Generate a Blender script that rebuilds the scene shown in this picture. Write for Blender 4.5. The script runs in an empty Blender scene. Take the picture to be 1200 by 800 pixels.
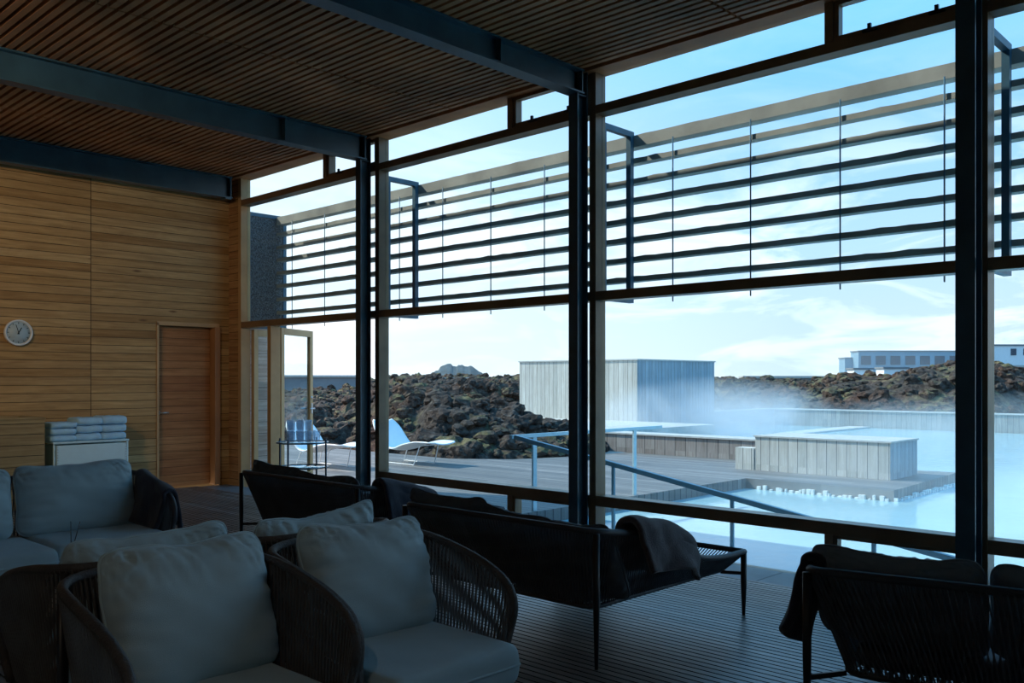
import bpy, math, random
import numpy as np
from mathutils import Vector, Matrix, noise
random.seed(7)
C = bpy.context.scene.collection
PI = math.pi
# ------------------------------------------------------------------ helpers
class MB:
    """collects simple shapes, build() links them as one mesh object"""
    def __init__(s): s.v = []; s.f = []; s.sm = []
    def add(s, vs, fs, smooth=False):
        n = len(s.v); s.v += [tuple(p) for p in vs]
        s.f += [tuple(i + n for i in f) for f in fs]; s.sm += [smooth] * len(fs)
        return s
    def box(s, x0, x1, y0, y1, z0, z1):
        if x0 > x1: x0, x1 = x1, x0
        if y0 > y1: y0, y1 = y1, y0
        if z0 > z1: z0, z1 = z1, z0
        return s.add([(x0,y0,z0),(x1,y0,z0),(x1,y1,z0),(x0,y1,z0),(x0,y0,z1),(x1,y0,z1),(x1,y1,z1),(x0,y1,z1)],
                     [(0,3,2,1),(4,5,6,7),(0,1,5,4),(1,2,6,5),(2,3,7,6),(3,0,4,7)])
    def bar(s, a, b, w, h, up=(0,0,1)):
        """rectangular bar from a to b, w sideways, h along up"""
        a = Vector(a); b = Vector(b); d = (b - a).normalized()
        sd = d.cross(Vector(up)).normalized(); u = sd.cross(d)
        vs = []
        for p in (a, b):
            for i, j in ((-1,-1),(1,-1),(1,1),(-1,1)): vs.append(p + sd * (w/2*i) + u * (h/2*j))
        return s.add(vs, [(0,1,2,3),(7,6,5,4),(0,4,5,1),(1,5,6,2),(2,6,7,3),(3,7,4,0)])
    def tube(s, pts, r, n=8, closed=False, caps=True, smooth=True):
        pts = [Vector(p) for p in pts]; m = len(pts)
        rs = r if isinstance(r, (list, tuple)) else [r] * m
        vs = []; ref = None
        for i, p in enumerate(pts):
            if closed: t = pts[(i+1) % m] - pts[i-1]
            else: t = pts[min(i+1, m-1)] - pts[max(i-1, 0)]
            t.normalize()
            if ref is None:
                ref = Vector((0,0,1)) if abs(t.z) < .9 else Vector((1,0,0))
            a = t.cross(ref)
            if a.length < 1e-5: a = t.cross(Vector((0,1,0)))
            a.normalize(); b = a.cross(t); ref = b
            for k in range(n):
                an = 2*PI*k/n + PI/n
                vs.append(p + a * (math.cos(an)*rs[i]) + b * (math.sin(an)*rs[i]))
        fs = []
        for i in range(m if closed else m-1):
            j = (i+1) % m
            for k in range(n):
                l = (k+1) % n; fs.append((i*n+k, i*n+l, j*n+l, j*n+k))
        if caps and not closed:
            fs.append(tuple(range(n))[::-1]); fs.append(tuple((m-1)*n+k for k in range(n)))
        return s.add(vs, fs, smooth)
    def lathe(s, prof, n=32, c=(0,0,0), smooth=True):
        vs = []; fs = []
        for r, z in prof:
            for k in range(n):
                a = 2*PI*k/n; vs.append((c[0]+r*math.cos(a), c[1]+r*math.sin(a), c[2]+z))
        for i in range(len(prof)-1):
            for k in range(n):
                l = (k+1) % n; fs.append((i*n+k, i*n+l, (i+1)*n+l, (i+1)*n+k))
        return s.add(vs, fs, smooth)
    def grid(s, P, nu, nv, smooth=True, wrap=False):
        fs = []
        for i in range(nu-1):
            for j in range(nv if wrap else nv-1):
                k = (j+1) % nv; fs.append((i*nv+j, (i+1)*nv+j, (i+1)*nv+k, i*nv+k))
        return s.add(P, fs, smooth)
    def build(s, name, mat, parent=None, bevel=0, xf=None):
        me = bpy.data.meshes.new(name); me.from_pydata(s.v, [], s.f)
        me.polygons.foreach_set('use_smooth', s.sm); me.update()
        if xf is not None: me.transform(xf)
        o = bpy.data.objects.new(name, me); C.objects.link(o); me.materials.append(mat)
        if parent is not None: o.parent = parent
        if bevel:
            b = o.modifiers.new('b', 'BEVEL'); b.width = bevel; b.segments = 2; b.limit_method = 'ANGLE'
        return o
def tag(o, label=None, cat=None, group=None, kind=None):
    if label: o['label'] = label
    if cat: o['category'] = cat
    if group: o['group'] = group
    if kind: o['kind'] = kind
    return o
def empty(name, loc=(0,0,0), rz=0):
    o = bpy.data.objects.new(name, None); C.objects.link(o); o.location = loc; o.rotation_euler = (0,0,rz); return o
def kids(o): return [c for c in bpy.data.objects if c.parent == o]
def copy_tree(o, parent=None):
    ch = kids(o); c = o.copy(); C.objects.link(c); c.parent = parent
    for k in ch: copy_tree(k, c)
    return c
def crom(P, n=8):
    P = [Vector(p) for p in P]; out = []
    Q = [2*P[0]-P[1]] + P + [2*P[-1]-P[-2]]
    for i in range(1, len(Q)-2):
        for k in range(n):
            t = k/n; a,b,c,d = Q[i-1],Q[i],Q[i+1],Q[i+2]
            out.append(.5*((2*b)+(c-a)*t+(2*a-5*b+4*c-d)*t*t+(3*b-a-3*c+d)*t*t*t))
    out.append(P[-1]); return out
def resample(P, step):
    L = [0]
    for a, b in zip(P, P[1:]): L.append(L[-1] + (b-a).length)
    n = max(2, int(L[-1]/step)); out = []; j = 0
    for i in range(n+1):
        d = L[-1]*i/n
        while j < len(P)-2 and L[j+1] < d: j += 1
        t = (d-L[j])/max(1e-9, L[j+1]-L[j]); out.append(P[j].lerp(P[j+1], min(1, max(0, t))))
    return out
def nz(x, y, z=0.0): return noise.noise(Vector((x, y, z)))
# ------------------------------------------------------------------ materials
def mat_new(name):
    m = bpy.data.materials.new(name); m.use_nodes = True; nt = m.node_tree; nt.nodes.clear()
    out = nt.nodes.new('ShaderNodeOutputMaterial'); return m, nt, out
class NG:
    def __init__(s, nt): s.nt = nt
    def n(s, t, **k):
        nd = s.nt.nodes.new('ShaderNode' + t)
        for a, b in k.items(): setattr(nd, a, b)
        return nd
    def l(s, a, b): s.nt.links.new(a, b)
    def put(s, sock, v):
        if hasattr(v, 'links') or isinstance(v, bpy.types.NodeSocket): s.l(v, sock)
        else: sock.default_value = v
    def math(s, op, a, b=0.0, c=None):
        nd = s.n('Math', operation=op); s.put(nd.inputs[0], a); s.put(nd.inputs[1], b)
        if c is not None: s.put(nd.inputs[2], c)
        return nd.outputs[0]
    def mix(s, f, a, b, mode='MIX'):
        nd = s.n('Mix', data_type='RGBA', blend_type=mode); s.put(nd.inputs[0], f); s.put(nd.inputs[6], a); s.put(nd.inputs[7], b)
        return nd.outputs[2]
    def ramp(s, f, stops, interp='LINEAR'):
        nd = s.n('ValToRGB'); nd.color_ramp.interpolation = interp; e = nd.color_ramp.elements
        while len(e) < len(stops): e.new(.5)
        for i, (p, c) in enumerate(stops):
            e[i].position = p; e[i].color = c if len(c) == 4 else (*c, 1)
        s.l(f, nd.inputs[0]); return nd.outputs[0]
    def obj(s): return s.n('TexCoord').outputs['Object']
    def pos(s): return s.n('NewGeometry').outputs['Position']
    def sep(s, v):
        nd = s.n('SeparateXYZ'); s.l(v, nd.inputs[0]); return nd.outputs
    def comb(s, x, y, z):
        nd = s.n('CombineXYZ'); s.put(nd.inputs[0], x); s.put(nd.inputs[1], y); s.put(nd.inputs[2], z); return nd.outputs[0]
    def noise(s, v, scale, detail=4, rough=.55, dist=0):
        nd = s.n('TexNoise'); s.l(v, nd.inputs['Vector']); nd.inputs['Scale'].default_value = scale
        nd.inputs['Detail'].default_value = detail; nd.inputs['Roughness'].default_value = rough; nd.inputs['Distortion'].default_value = dist
        return nd.outputs[0]
    def white(s, v):
        nd = s.n('TexWhiteNoise', noise_dimensions='3D'); s.l(v, nd.inputs['Vector']); return nd.outputs[0]
    def bump(s, h, st, dist=.01):
        nd = s.n('Bump'); nd.inputs['Strength'].default_value = st; nd.inputs['Distance'].default_value = dist
        s.l(h, nd.inputs['Height']); return nd.outputs[0]
def c4(c): return (*c, 1) if len(c) == 3 else c
def bsdf(name, col, rough=.5, metal=0, spec=.5, var=0.0, vscale=8, bump=0, bscale=60, sheen=0, **kw):
    m, nt, out = mat_new(name); g = NG(nt); p = g.n('BsdfPrincipled'); g.l(p.outputs[0], out.inputs[0])
    p.inputs['Roughness'].default_value = rough; p.inputs['Metallic'].default_value = metal
    p.inputs['Specular IOR Level'].default_value = spec
    if sheen: p.inputs['Sheen Weight'].default_value = sheen
    o = g.obj()
    f = g.noise(o, vscale, 5)
    a = tuple(x*(1-var) for x in col); b = tuple(min(1, x*(1+var)) for x in col)
    g.l(g.ramp(f, [(.3, a), (.7, b)]), p.inputs['Base Color'])
    if bump: g.l(g.bump(g.noise(o, bscale, 3), bump), p.inputs['Normal'])
    return m
def planks(name, cols, plen, pw, along, across, rough=.55, gap=.06, gapcol=None, third=None, stagger=True, grain=1.0, spec=.3, seam=None, rand=.22, knots=False, off=0.0):
    """boards laid along one world axis with a different tone each, gaps, grain"""
    m, nt, out = mat_new(name); g = NG(nt); p = g.n('BsdfPrincipled'); g.l(p.outputs[0], out.inputs[0])
    P = g.sep(g.pos()); A = P['XYZ'.index(along)]; B = P['XYZ'.index(across)]
    b = g.math('DIVIDE', g.math('ADD', B, off), pw); row = g.math('FLOOR', b); fr = g.math('SUBTRACT', b, row)
    sh = g.math('MULTIPLY', g.white(g.comb(row, 3.1, 0)), plen if stagger else 0)
    a = g.math('DIVIDE', g.math('ADD', A, sh), plen); cell = g.math('FLOOR', a); fa = g.math('SUBTRACT', a, cell)
    r = g.white(g.comb(row, cell, 1.7))
    tone = g.ramp(r, [(i/(len(cols)-1), c) for i, c in enumerate(cols)])
    # grain stretched along the board
    seed = g.math('MULTIPLY', r, 37.0)
    gv = g.comb(g.math('MULTIPLY', A, 1.6), g.math('ADD', g.math('MULTIPLY', B, 26.0), seed), seed)
    gn = g.noise(gv, 1.0, 6, .6, .6)
    gv2 = g.comb(g.math('MULTIPLY', A, 2.2), g.math('ADD', g.math('MULTIPLY', B, 5.0), seed), seed)
    gn2 = g.noise(gv2, 1.3, 4, .6, 1.2)
    col = g.mix(g.math('MULTIPLY', grain, g.ramp(gn, [(.35,(0,0,0)),(.7,(1,1,1))])), tone, g.mix(1.0, tone, (1-rand*1.7,1-rand*1.9,1-rand*2.1,1), 'MULTIPLY'))
    col = g.mix(g.ramp(gn2, [(.35,(0,0,0)),(.75,(.6,.6,.6))]), col, g.mix(1.0, col, (1-rand,1-rand*1.25,1-rand*1.5,1), 'MULTIPLY'))
    if knots:
        kv = g.comb(g.math('MULTIPLY', A, 1.5), g.math('ADD', g.math('MULTIPLY', B, 5.5), seed), 0)
        vo = g.n('TexVoronoi'); vo.inputs['Scale'].default_value = 1.0; g.l(kv, vo.inputs['Vector'])
        k = g.ramp(vo.outputs['Distance'], [(0,(1,1,1)),(.045,(.8,.8,.8)),(.11,(0,0,0))])
        col = g.mix(g.math('MULTIPLY', k, g.math('GREATER_THAN', r, .45)), col, (.16,.07,.025,1))
    e = g.math('MINIMUM', fr, g.math('SUBTRACT', 1.0, fr))
    gl = g.math('LESS_THAN', e, gap)
    if stagger:
        e2 = g.math('LESS_THAN', g.math('MINIMUM', fa, g.math('SUBTRACT', 1.0, fa)), .0015/plen*1.0)
        gl = g.math('MAXIMUM', gl, e2)
    if seam is not None:
        for sx in seam:
            gl = g.math('MAXIMUM', gl, g.math('LESS_THAN', g.math('ABSOLUTE', g.math('SUBTRACT', A, sx)), .004))
    gc = gapcol or (.03,.02,.012)
    g.l(g.mix(gl, col, c4(gc)), p.inputs['Base Color'])
    p.inputs['Roughness'].default_value = rough; p.inputs['Specular IOR Level'].default_value = spec
    h = g.math('SUBTRACT', g.math('MULTIPLY', gn, .15), gl)
    g.l(g.bump(h, .5, .004), p.inputs['Normal'])
    return m
def glass_mat(name, tint=(.80,.92,.97), ior=1.45, milk=0):
    m, nt, out = mat_new(name); g = NG(nt)
    t = g.n('BsdfTransparent'); t.inputs[0].default_value = c4(tint)
    gl = g.n('BsdfGlossy'); gl.inputs['Roughness'].default_value = .0
    r0 = ((ior-1)/(ior+1))**2
    ge = g.n('NewGeometry'); dt = g.n('VectorMath', operation='DOT_PRODUCT'); g.l(ge.outputs['Incoming'], dt.inputs[0]); g.l(ge.outputs['Normal'], dt.inputs[1])
    c = g.math('ABSOLUTE', dt.outputs['Value']); f = g.math('POWER', g.math('SUBTRACT', 1.0, c), 5.0)
    F = g.math('ADD', g.math('MULTIPLY', f, 1-r0), r0)
    mx = g.n('MixShader'); g.l(F, mx.inputs[0]); g.l(t.outputs[0], mx.inputs[1]); g.l(gl.outputs[0], mx.inputs[2]); last = mx
    if milk:
        df = g.n('BsdfTranslucent'); df.inputs[0].default_value = (.9,.95,1,1); last = g.n('MixShader'); last.inputs[0].default_value = milk
        g.l(mx.outputs[0], last.inputs[1]); g.l(df.outputs[0], last.inputs[2])
    g.l(last.outputs[0], out.inputs[0])
    return m
M = {}
M['wall_wood'] = planks('oak_cladding', [(.47,.27,.095),(.60,.38,.16),(.52,.31,.12),(.66,.44,.20),(.43,.235,.08),(.57,.355,.145)], 2.16, .097, 'X', 'Z', gap=.03, gapcol=(.05,.025,.01), seam=[4.32], stagger=False, knots=True, off=.03)
M['wall_wood_y'] = planks('oak_cladding_y', [(.45,.22,.09),(.56,.31,.13),(.49,.26,.105)], 9, .098, 'Y', 'Z', off=.03, stagger=False, gap=.03, gapcol=(.05,.025,.01))
M['door_wood'] = planks('door_cladding', [(.42,.17,.06),(.52,.24,.09),(.46,.20,.07),(.56,.27,.105)], 9, .098, 'X', 'Z', gap=.022, gapcol=(.04,.018,.008), stagger=False, off=.03)
M['frame_wood'] = bsdf('window_frame_wood', (.23,.13,.062), .35, var=.25, vscale=3)
M['frame_light'] = bsdf('door_frame_oak', (.50,.29,.12), .45, var=.15, vscale=3)
M['jamb'] = bsdf('door_jamb_wood', (.42,.19,.07), .45, var=.15, vscale=3)
M['ceil'] = bsdf('ceiling_slat_wood', (.54,.22,.085), .6, var=.35, vscale=1.5)
M['ceil_black'] = bsdf('ceiling_black', (.004,.004,.004), .9)
M['steel'] = bsdf('painted_steel', (.035,.085,.115), .40, metal=0, spec=.6, var=.25, vscale=4)
M['steel_out'] = bsdf('outdoor_steel', (.04,.12,.18), .45, spec=.5, var=.2)
M['floor'] = planks('deck_slats', [(.15,.12,.11),(.28,.235,.21),(.20,.165,.15),(.42,.36,.33)], 3.2, .052, 'Y', 'X', gap=.001, rough=.34, rand=.25, off=4.0, spec=.5)
M['black'] = bsdf('matt_black', (.006,.006,.007), .8)
M['tile'] = bsdf('grey_stone', (.20,.23,.25), .45, var=.15, vscale=6)
M['fabric'] = bsdf('cushion_fabric', (.45,.59,.64), .95, var=.05, vscale=5, bump=.25, bscale=420, sheen=.2)
M['fabric_dark'] = bsdf('dark_cushion_fabric', (.10,.125,.15), .95, var=.15, bump=.2, bscale=300)
M['cord'] = bsdf('dark_cord', (.12,.135,.155), .7, var=.2)
M['cord_grey'] = bsdf('taupe_cord', (.12,.115,.112), .7, var=.2)
M['rail'] = bsdf('wrapped_rail', (.075,.068,.064), .6, var=.2, bump=.6, bscale=90)
M['rail_dark'] = bsdf('dark_rail', (.06,.065,.075), .55, var=.2)
M['leg'] = bsdf('black_leg', (.018,.018,.02), .4)
M['blanket'] = bsdf('wool_blanket', (.10,.082,.088), 1.0, var=.25, vscale=30, bump=.8, bscale=160, sheen=.4)
M['blanket_blue'] = bsdf('dark_blue_blanket', (.028,.034,.055), 1.0, var=.25, vscale=30, bump=.8, bscale=160, sheen=.3)
M['white'] = bsdf('white_panel', (.68,.90,.96), .5, var=.03)
M['towel'] = bsdf('pale_blue_towel', (.48,.76,1.0), 1.0, var=.08, vscale=20, bump=.8, bscale=120)
M['clock_rim'] = bsdf('clock_rim', (.75,.77,.78), .4)
M['clock_face'] = bsdf('clock_face', (.42,.52,.56), .5)
M['chrome'] = bsdf('brushed_steel', (.55,.57,.6), .3, metal=1)
M['trolley'] = bsdf('trolley_steel', (.10,.13,.16), .35, metal=.6)
M['glass'] = glass_mat('window_glass', (.89,.955,.975), 1.35)
M['tglass'] = glass_mat('shelf_glass', (.75,.9,.97), 1.8)
M['tumbler'] = glass_mat('tumbler_glass', (.93,.96,.99), 1.6, .16)
M['deck_out'] = planks('weathered_deck', [(.12,.125,.13),(.20,.20,.20),(.15,.155,.155),(.27,.265,.26)], 3.0, .14, 'Y', 'X', gap=.07, gapcol=(.05,.05,.055), rough=.6, rand=.16)
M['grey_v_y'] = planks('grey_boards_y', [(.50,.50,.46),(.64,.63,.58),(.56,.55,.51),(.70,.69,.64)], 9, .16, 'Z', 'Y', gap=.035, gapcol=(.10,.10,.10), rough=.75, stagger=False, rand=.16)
M['grey_v_x'] = planks('grey_boards_x', [(.28,.36,.42),(.36,.44,.50),(.32,.40,.46),(.40,.48,.54)], 9, .16, 'Z', 'X', gap=.035, gapcol=(.08,.09,.10), rough=.75, stagger=False, rand=.16)  # darker, bluer copy of the grey boards; sky shade put into the colour
M['brown_v_y'] = planks('brown_boards', [(.26,.22,.20),(.34,.30,.28),(.30,.26,.24),(.40,.36,.33)], 9, .24, 'Z', 'Y', gap=.03, gapcol=(.05,.045,.045), rough=.75, stagger=False, rand=.18)
M['grey_far'] = planks('far_wall_boards', [(.24,.26,.26),(.32,.34,.33),(.28,.30,.29),(.38,.39,.37)], 9, .16, 'Z', 'Y', gap=.035, gapcol=(.07,.07,.07), rough=.75, stagger=False, rand=.18)
M['cap'] = bsdf('weathered_cap', (.46,.46,.44), .7, var=.12)
M['slat'] = bsdf('weathered_slat', (.40,.38,.33), .7, var=.3, vscale=2)
M['pale_clad'] = planks('pale_outdoor_cladding', [(.75,.50,.38),(.85,.62,.50),(.80,.56,.44)], 3, .16, 'X', 'Z', gap=.03, gapcol=(.3,.2,.15))  # pink of a sunlit reflection put into the board colour
M['lounger'] = bsdf('white_shell', (.82,.84,.86), .35)
M['railing'] = bsdf('painted_railing', (.16,.33,.42), .4, var=.1)
M['railing_l'] = bsdf('pale_railing', (.45,.60,.66), .4, var=.1)
M['plaster'] = bsdf('white_render', (.80,.82,.84), .8, var=.04)
M['bluegrey'] = bsdf('bluegrey_cladding', (.22,.36,.46), .6, var=.15, vscale=.4)
M['greywall'] = bsdf('grey_concrete', (.20,.22,.24), .8, var=.15, vscale=.6)
M['dark_opening'] = bsdf('dark_opening', (.05,.07,.10), .4)
M['ridge'] = bsdf('far_ridge', (.03,.055,.065), .9, var=.5, vscale=.4)
# lava rock with moss on upward faces
def lava():
    m, nt, out = mat_new('lava_rock'); g = NG(nt); p = g.n('BsdfPrincipled'); g.l(p.outputs[0], out.inputs[0])
    P = g.pos(); n1 = g.noise(P, .9, 6, .65); n2 = g.noise(P, 7, 5, .7); n3 = g.noise(P, .35, 3, .5)
    base = g.ramp(n2, [(.25,(.014,.012,.013)),(.5,(.060,.048,.042)),(.75,(.17,.15,.13))])
    red = g.mix(g.ramp(n3, [(.45,(0,0,0)),(.62,(1,1,1))]), base, g.mix(1.0, base, (1.35,.95,.78,1), 'MULTIPLY'))
    nrm = g.sep(g.n('NewGeometry').outputs['Normal'])
    up = g.ramp(nrm[2], [(.45,(0,0,0)),(.8,(1,1,1))])
    mf = g.math('MULTIPLY', up, g.ramp(n1, [(.50,(0,0,0)),(.60,(1,1,1))]))
    moss = g.ramp(n2, [(.3,(.09,.075,.035)),(.7,(.25,.21,.11))])
    g.l(g.mix(mf, red, moss), p.inputs['Base Color']); p.inputs['Roughness'].default_value = .95
    p.inputs['Specular IOR Level'].default_value = .15
    g.l(g.bump(g.noise(P, 16, 6, .7), 1.0, .06), p.inputs['Normal'])
    return m
M['lava'] = lava()
def gabion():
    m, nt, out = mat_new('lava_gravel_panel'); g = NG(nt); p = g.n('BsdfPrincipled'); g.l(p.outputs[0], out.inputs[0])
    n2 = g.noise(g.pos(), 45, 4, .7)
    g.l(g.ramp(n2, [(.35,(.03,.035,.04)),(.65,(.22,.23,.24))]), p.inputs['Base Color']); p.inputs['Roughness'].default_value = .95
    g.l(g.bump(n2, 1.0, .02), p.inputs['Normal']); return m
M['gabion'] = gabion()
def water():
    m, nt, out = mat_new('milky_water'); g = NG(nt); p = g.n('BsdfPrincipled'); g.l(p.outputs[0], out.inputs[0])
    P = g.pos(); n1 = g.noise(P, .25, 3)
    g.l(g.ramp(n1, [(.35,(.27,.47,.53)),(.65,(.35,.55,.60))]), p.inputs['Base Color'])
    p.inputs['Roughness'].default_value = .12; p.inputs['IOR'].default_value = 1.33
    g.l(g.bump(g.noise(P, 3.5, 4, .6), .25, .02), p.inputs['Normal']); return m
M['water'] = water()
M['room_plaster'] = bsdf('room_plaster', (.62,.62,.60), .9, var=.04)  # pale finish given to the unseen walls to bounce window light
# ------------------------------------------------------------------ dimensions
XW = 6.21                       # glass plane of the window wall
YB = 11.09                      # back wall
CZ = 4.06                       # underside of ceiling slats
YM = [10.76, 7.83, 4.82, 1.71, -1.38, -4.45]      # glass edges at the mullions
XL, YF = -4.0, -4.52
# ------------------------------------------------------------------ room shell
b = MB()
x = XL
while x < 5.62:
    b.box(x, x+.041, YF, YB-.02, -.03, 0); x += .052
fl = b.build('floor', M['floor']); tag(fl, 'grey brown slatted deck floor of the lounge', 'floor', kind='structure')
o = MB().box(XL, 5.62, YF, YB, -.2, -.035).build('floor_base', M['black'], fl)
b = MB(); y = YF
while y < YB:
    b.box(5.63, 6.10, y, min(y+.395, YB), -.12, -.012); y += .4
o = b.build('trim_1', M['tile'], bevel=.002); tag(o, 'pale grey stone strip on the floor along the windows', 'floor edging', kind='structure')
# ceiling: slats with joints
b = MB(); joints = [YF, -2.9, .2, 3.35, 6.53, 9.72, YB-.02]
x = XL + .02
k = 0
while x < 6.02:
    for a, c in zip(joints, joints[1:]): b.box(x, x+.05, a+.012, c-.012, CZ, CZ+.035)
    x += .082
cl = b.build('ceiling', M['ceil']); tag(cl, 'ceiling of narrow brown wooden slats', 'ceiling', kind='structure')
MB().box(XL-.1, 6.27, YF-.1, YB+.2, CZ+.10, CZ+.15).build('ceiling_backing', M['ceil_black'], cl)
b = MB()
for j in joints[1:-1]: b.box(XL, 6.02, j-.03, j+.03, CZ+.036, CZ+.06)
b.build('ceiling_batten', M['ceil_black'], cl)
MB().box(XL-.1, 6.28, YF-.1, YB+.2, CZ+.15, CZ+.20).build('roof_slab', M['greywall'], cl)
MB().box(6.045, 6.27, YF, YB, CZ-.01, CZ+.10).build('ceiling_edge_board', M['ceil'], cl)
# back wall with door opening 5.12..5.99
b = MB(); DX0, DX1, DZ = 5.125, 5.985, 2.115
b.box(XL, DX0, YB, YB+.15, -.05, CZ+.1).box(DX1, 6.26, YB, YB+.15, -.05, CZ+.1).box(DX0, DX1, YB, YB+.15, DZ, CZ+.1)
b.box(DX0-.1, DX1+.1, YB+.15, YB+.2, -.05, DZ+.1)
o = b.build('wall_back', M['wall_wood']); tag(o, 'back wall clad in honey coloured horizontal wooden boards', 'wall', kind='structure')
o = MB().box(XL-.15, XL, YF, YB, -.05, CZ+.1).build('wall_left', M['room_plaster']); tag(o, 'pale plastered side wall opposite the windows', 'wall', kind='structure')
o = MB().box(XL, 6.3, YF-.15, YF, -.05, CZ+.1).build('wall_front', M['room_plaster']); tag(o, 'pale plastered wall at the near end of the room', 'wall', kind='structure')
# inner door
d = empty('door_1', (0,0,0)); tag(d, 'closed wooden board door in the back wall', 'door', kind='structure')
MB().box(DX0+.035, 5.90, YB+.095, YB+.14, 0.01, 2.075).build('door_leaf', M['door_wood'], d)
b = MB().box(DX0, DX0+.03, YB-.012, YB+.14, 0, DZ).box(DX0, DX1, YB-.012, YB+.14, 2.085, DZ+.02)
b.build('door_frame', M['frame_light'], d, bevel=.003)
MB().box(5.905, DX1, YB-.035, YB+.14, 0, 2.09).build('door_jamb', M['jamb'], d, bevel=.004)
h = MB().tube([(5.19,YB+.095,.97),(5.19,YB+.05,.97),(5.31,YB+.045,.97)], .009, 8).lathe([(0,0),(.026,0),(.026,.008),(0,.008)], 16, (0,0,0))
h = MB().tube([(5.195,YB+.095,.97),(5.195,YB+.05,.97)], .009, 8).tube([(5.19,YB+.05,.97),(5.31,YB+.045,.97)], .009, 8).tube([(5.195,YB+.096,.97),(5.195,YB+.086,.97)], .026, 16)
h.build('door_handle', M['chrome'], d)['label'] = 'chrome lever handle'
# ------------------------------------------------------------------ window wall
def sash(mb, y0, y1, z0, z1, w=.035, x0=6.135, x1=6.20):
    mb.box(x0,x1,y0,y0+w,z0,z1).box(x0,x1,y1-w,y1,z0,z1).box(x0,x1,y0+w,y1-w,z0,z0+w).box(x0,x1,y0+w,y1-w,z1-w,z1)
wl = ['beside the open terrace door', 'second from the back wall', 'third from the back wall, the largest in view', 'at the right edge of the view', 'nearest end of the room']
X0, X1 = 6.115, 6.255
for i in range(5):
    ya, yb = YM[i+1] + .07, YM[i]           # glass spans ya..yb, mullion yb..yb+.07
    w = empty(f'window_{i+1}'); tag(w, f'tall wood framed window bay {wl[i]}', 'window', kind='structure')
    w['group'] = 'window bays of the lounge'
    top = CZ - .005
    MB().box(X0, X1, yb, yb+.07, -.10, top).build('mullion', M['frame_wood'] if i else M['frame_light'], w, bevel=.003)
    tr = MB().box(X0, X1, ya, yb, 2.075, 2.155).build('transom', M['frame_wood'], w, bevel=.003)
    MB().box(X0, X1, ya, yb, 3.69, 3.765).build('transom', M['frame_wood'], w, bevel=.003)
    ym = ya - .07 + 1.035
    MB().box(X0, X1, ym-.035, ym+.025, 3.766, top).build('short_mullion', M['frame_wood'], w, bevel=.002)
    s = MB(); sash(s, ya, ym-.036, 3.767, top); s = s.build('vent_sash', M['frame_wood'], w)
    hb = MB()
    for q in (.25, .72):
        yy = ya + (ym-.036-ya)*q; hb.box(6.105, 6.125, yy-.05, yy+.05, 3.77, 3.785).box(6.10,6.12,yy-.012,yy+.012,3.785,3.82)
    hb.build('vent_handle', M['leg'], s)
    MB().box(XW-.004, XW+.004, ya, ym-.03, 3.765, top).build('pane', M['glass'], w)
    MB().box(XW-.004, XW+.004, ym+.02, yb, 3.765, top).build('pane', M['glass'], w)
    MB().box(XW-.004, XW+.004, ya, yb, 2.155, 3.69).build('pane', M['glass'], w)
    if i == 0: continue
    MB().box(X0, X1, ya, yb, .30, .39).build('transom', M['frame_wood'], w, bevel=.003)
    MB().box(X0-.01, X1+.02, ya, yb, -.10, -.035).build('sill', M['frame_wood'], w, bevel=.003)
    MB().box(X0, X1, ym-.035, ym+.025, -.035, .30).build('short_mullion', M['frame_wood'], w, bevel=.002)
    s = MB(); sash(s, ya, ym-.036, -.034, .299, .025); s.build('vent_sash', M['frame_wood'], w)
    MB().box(XW-.004, XW+.004, ya, yb, .39, 2.075).build('pane', M['glass'], w)
    MB().box(XW-.004, XW+.004, ya, ym-.03, -.035, .30).build('pane', M['glass'], w)
    MB().box(XW-.004, XW+.004, ym+.02, yb, -.035, .30).build('pane', M['glass'], w)
# corner closure + door bay
o = MB().box(X0+.01, X1, YM[0]+.071, YB, -.1, CZ).build('trim_2', M['wall_wood_y']); tag(o, 'reddish wood corner post between back wall and windows', 'trim', kind='structure')
MY = 10.04
d = empty('door_2'); tag(d, 'open glazed terrace doors with oak frames at the back corner', 'door', kind='structure')
MB().box(X0, X1, MY-.01, MY+.07, -.03, 2.074).build('door_post', M['frame_light'], d, bevel=.003)
MB().box(X0, X1, YM[1]+.075, YM[0]-.002, -.10, -.03).build('threshold', M['chrome'], d)
def leaf(hx, hy, L, ang, handle):
    r = empty('glazed_leaf', (hx, hy, 0), ang); r.parent = d      # leaf runs along local +x
    b = MB(); z0, z1, t = .0, 2.06, .05; s = .085
    b.box(0,s,-t/2,t/2,z0,z1).box(L-s,L,-t/2,t/2,z0,z1).box(s,L-s,-t/2,t/2,z1-s,z1).box(s,L-s,-t/2,t/2,z0,z0+.14)
    b.build('leaf_frame', M['frame_light'], r, bevel=.004)
    MB().box(s,L-s,-.006,.006,.14,z1-s).build('leaf_pane', M['glass'], r)
    hb = MB()
    for sg in (-1,1):
        hb.tube([(L-.045,sg*.03,1.0),(L-.045,sg*.07,1.0),(L-.18,sg*.07,1.0)], .009, 8)
        hb.box(L-.06,L-.03,sg*.026,sg*.034,.93,1.07)
    hb.tube([(L-.045,-.034,1.15),(L-.045,.034,1.15)], .016, 12)
    hb.build('leaf_handle', M['chrome'], r)
    return r
leaf(6.27, MY+.03, .90, math.radians(30), 1)
leaf(6.27, YM[0]-.03, .60, math.radians(20), 1)
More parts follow.
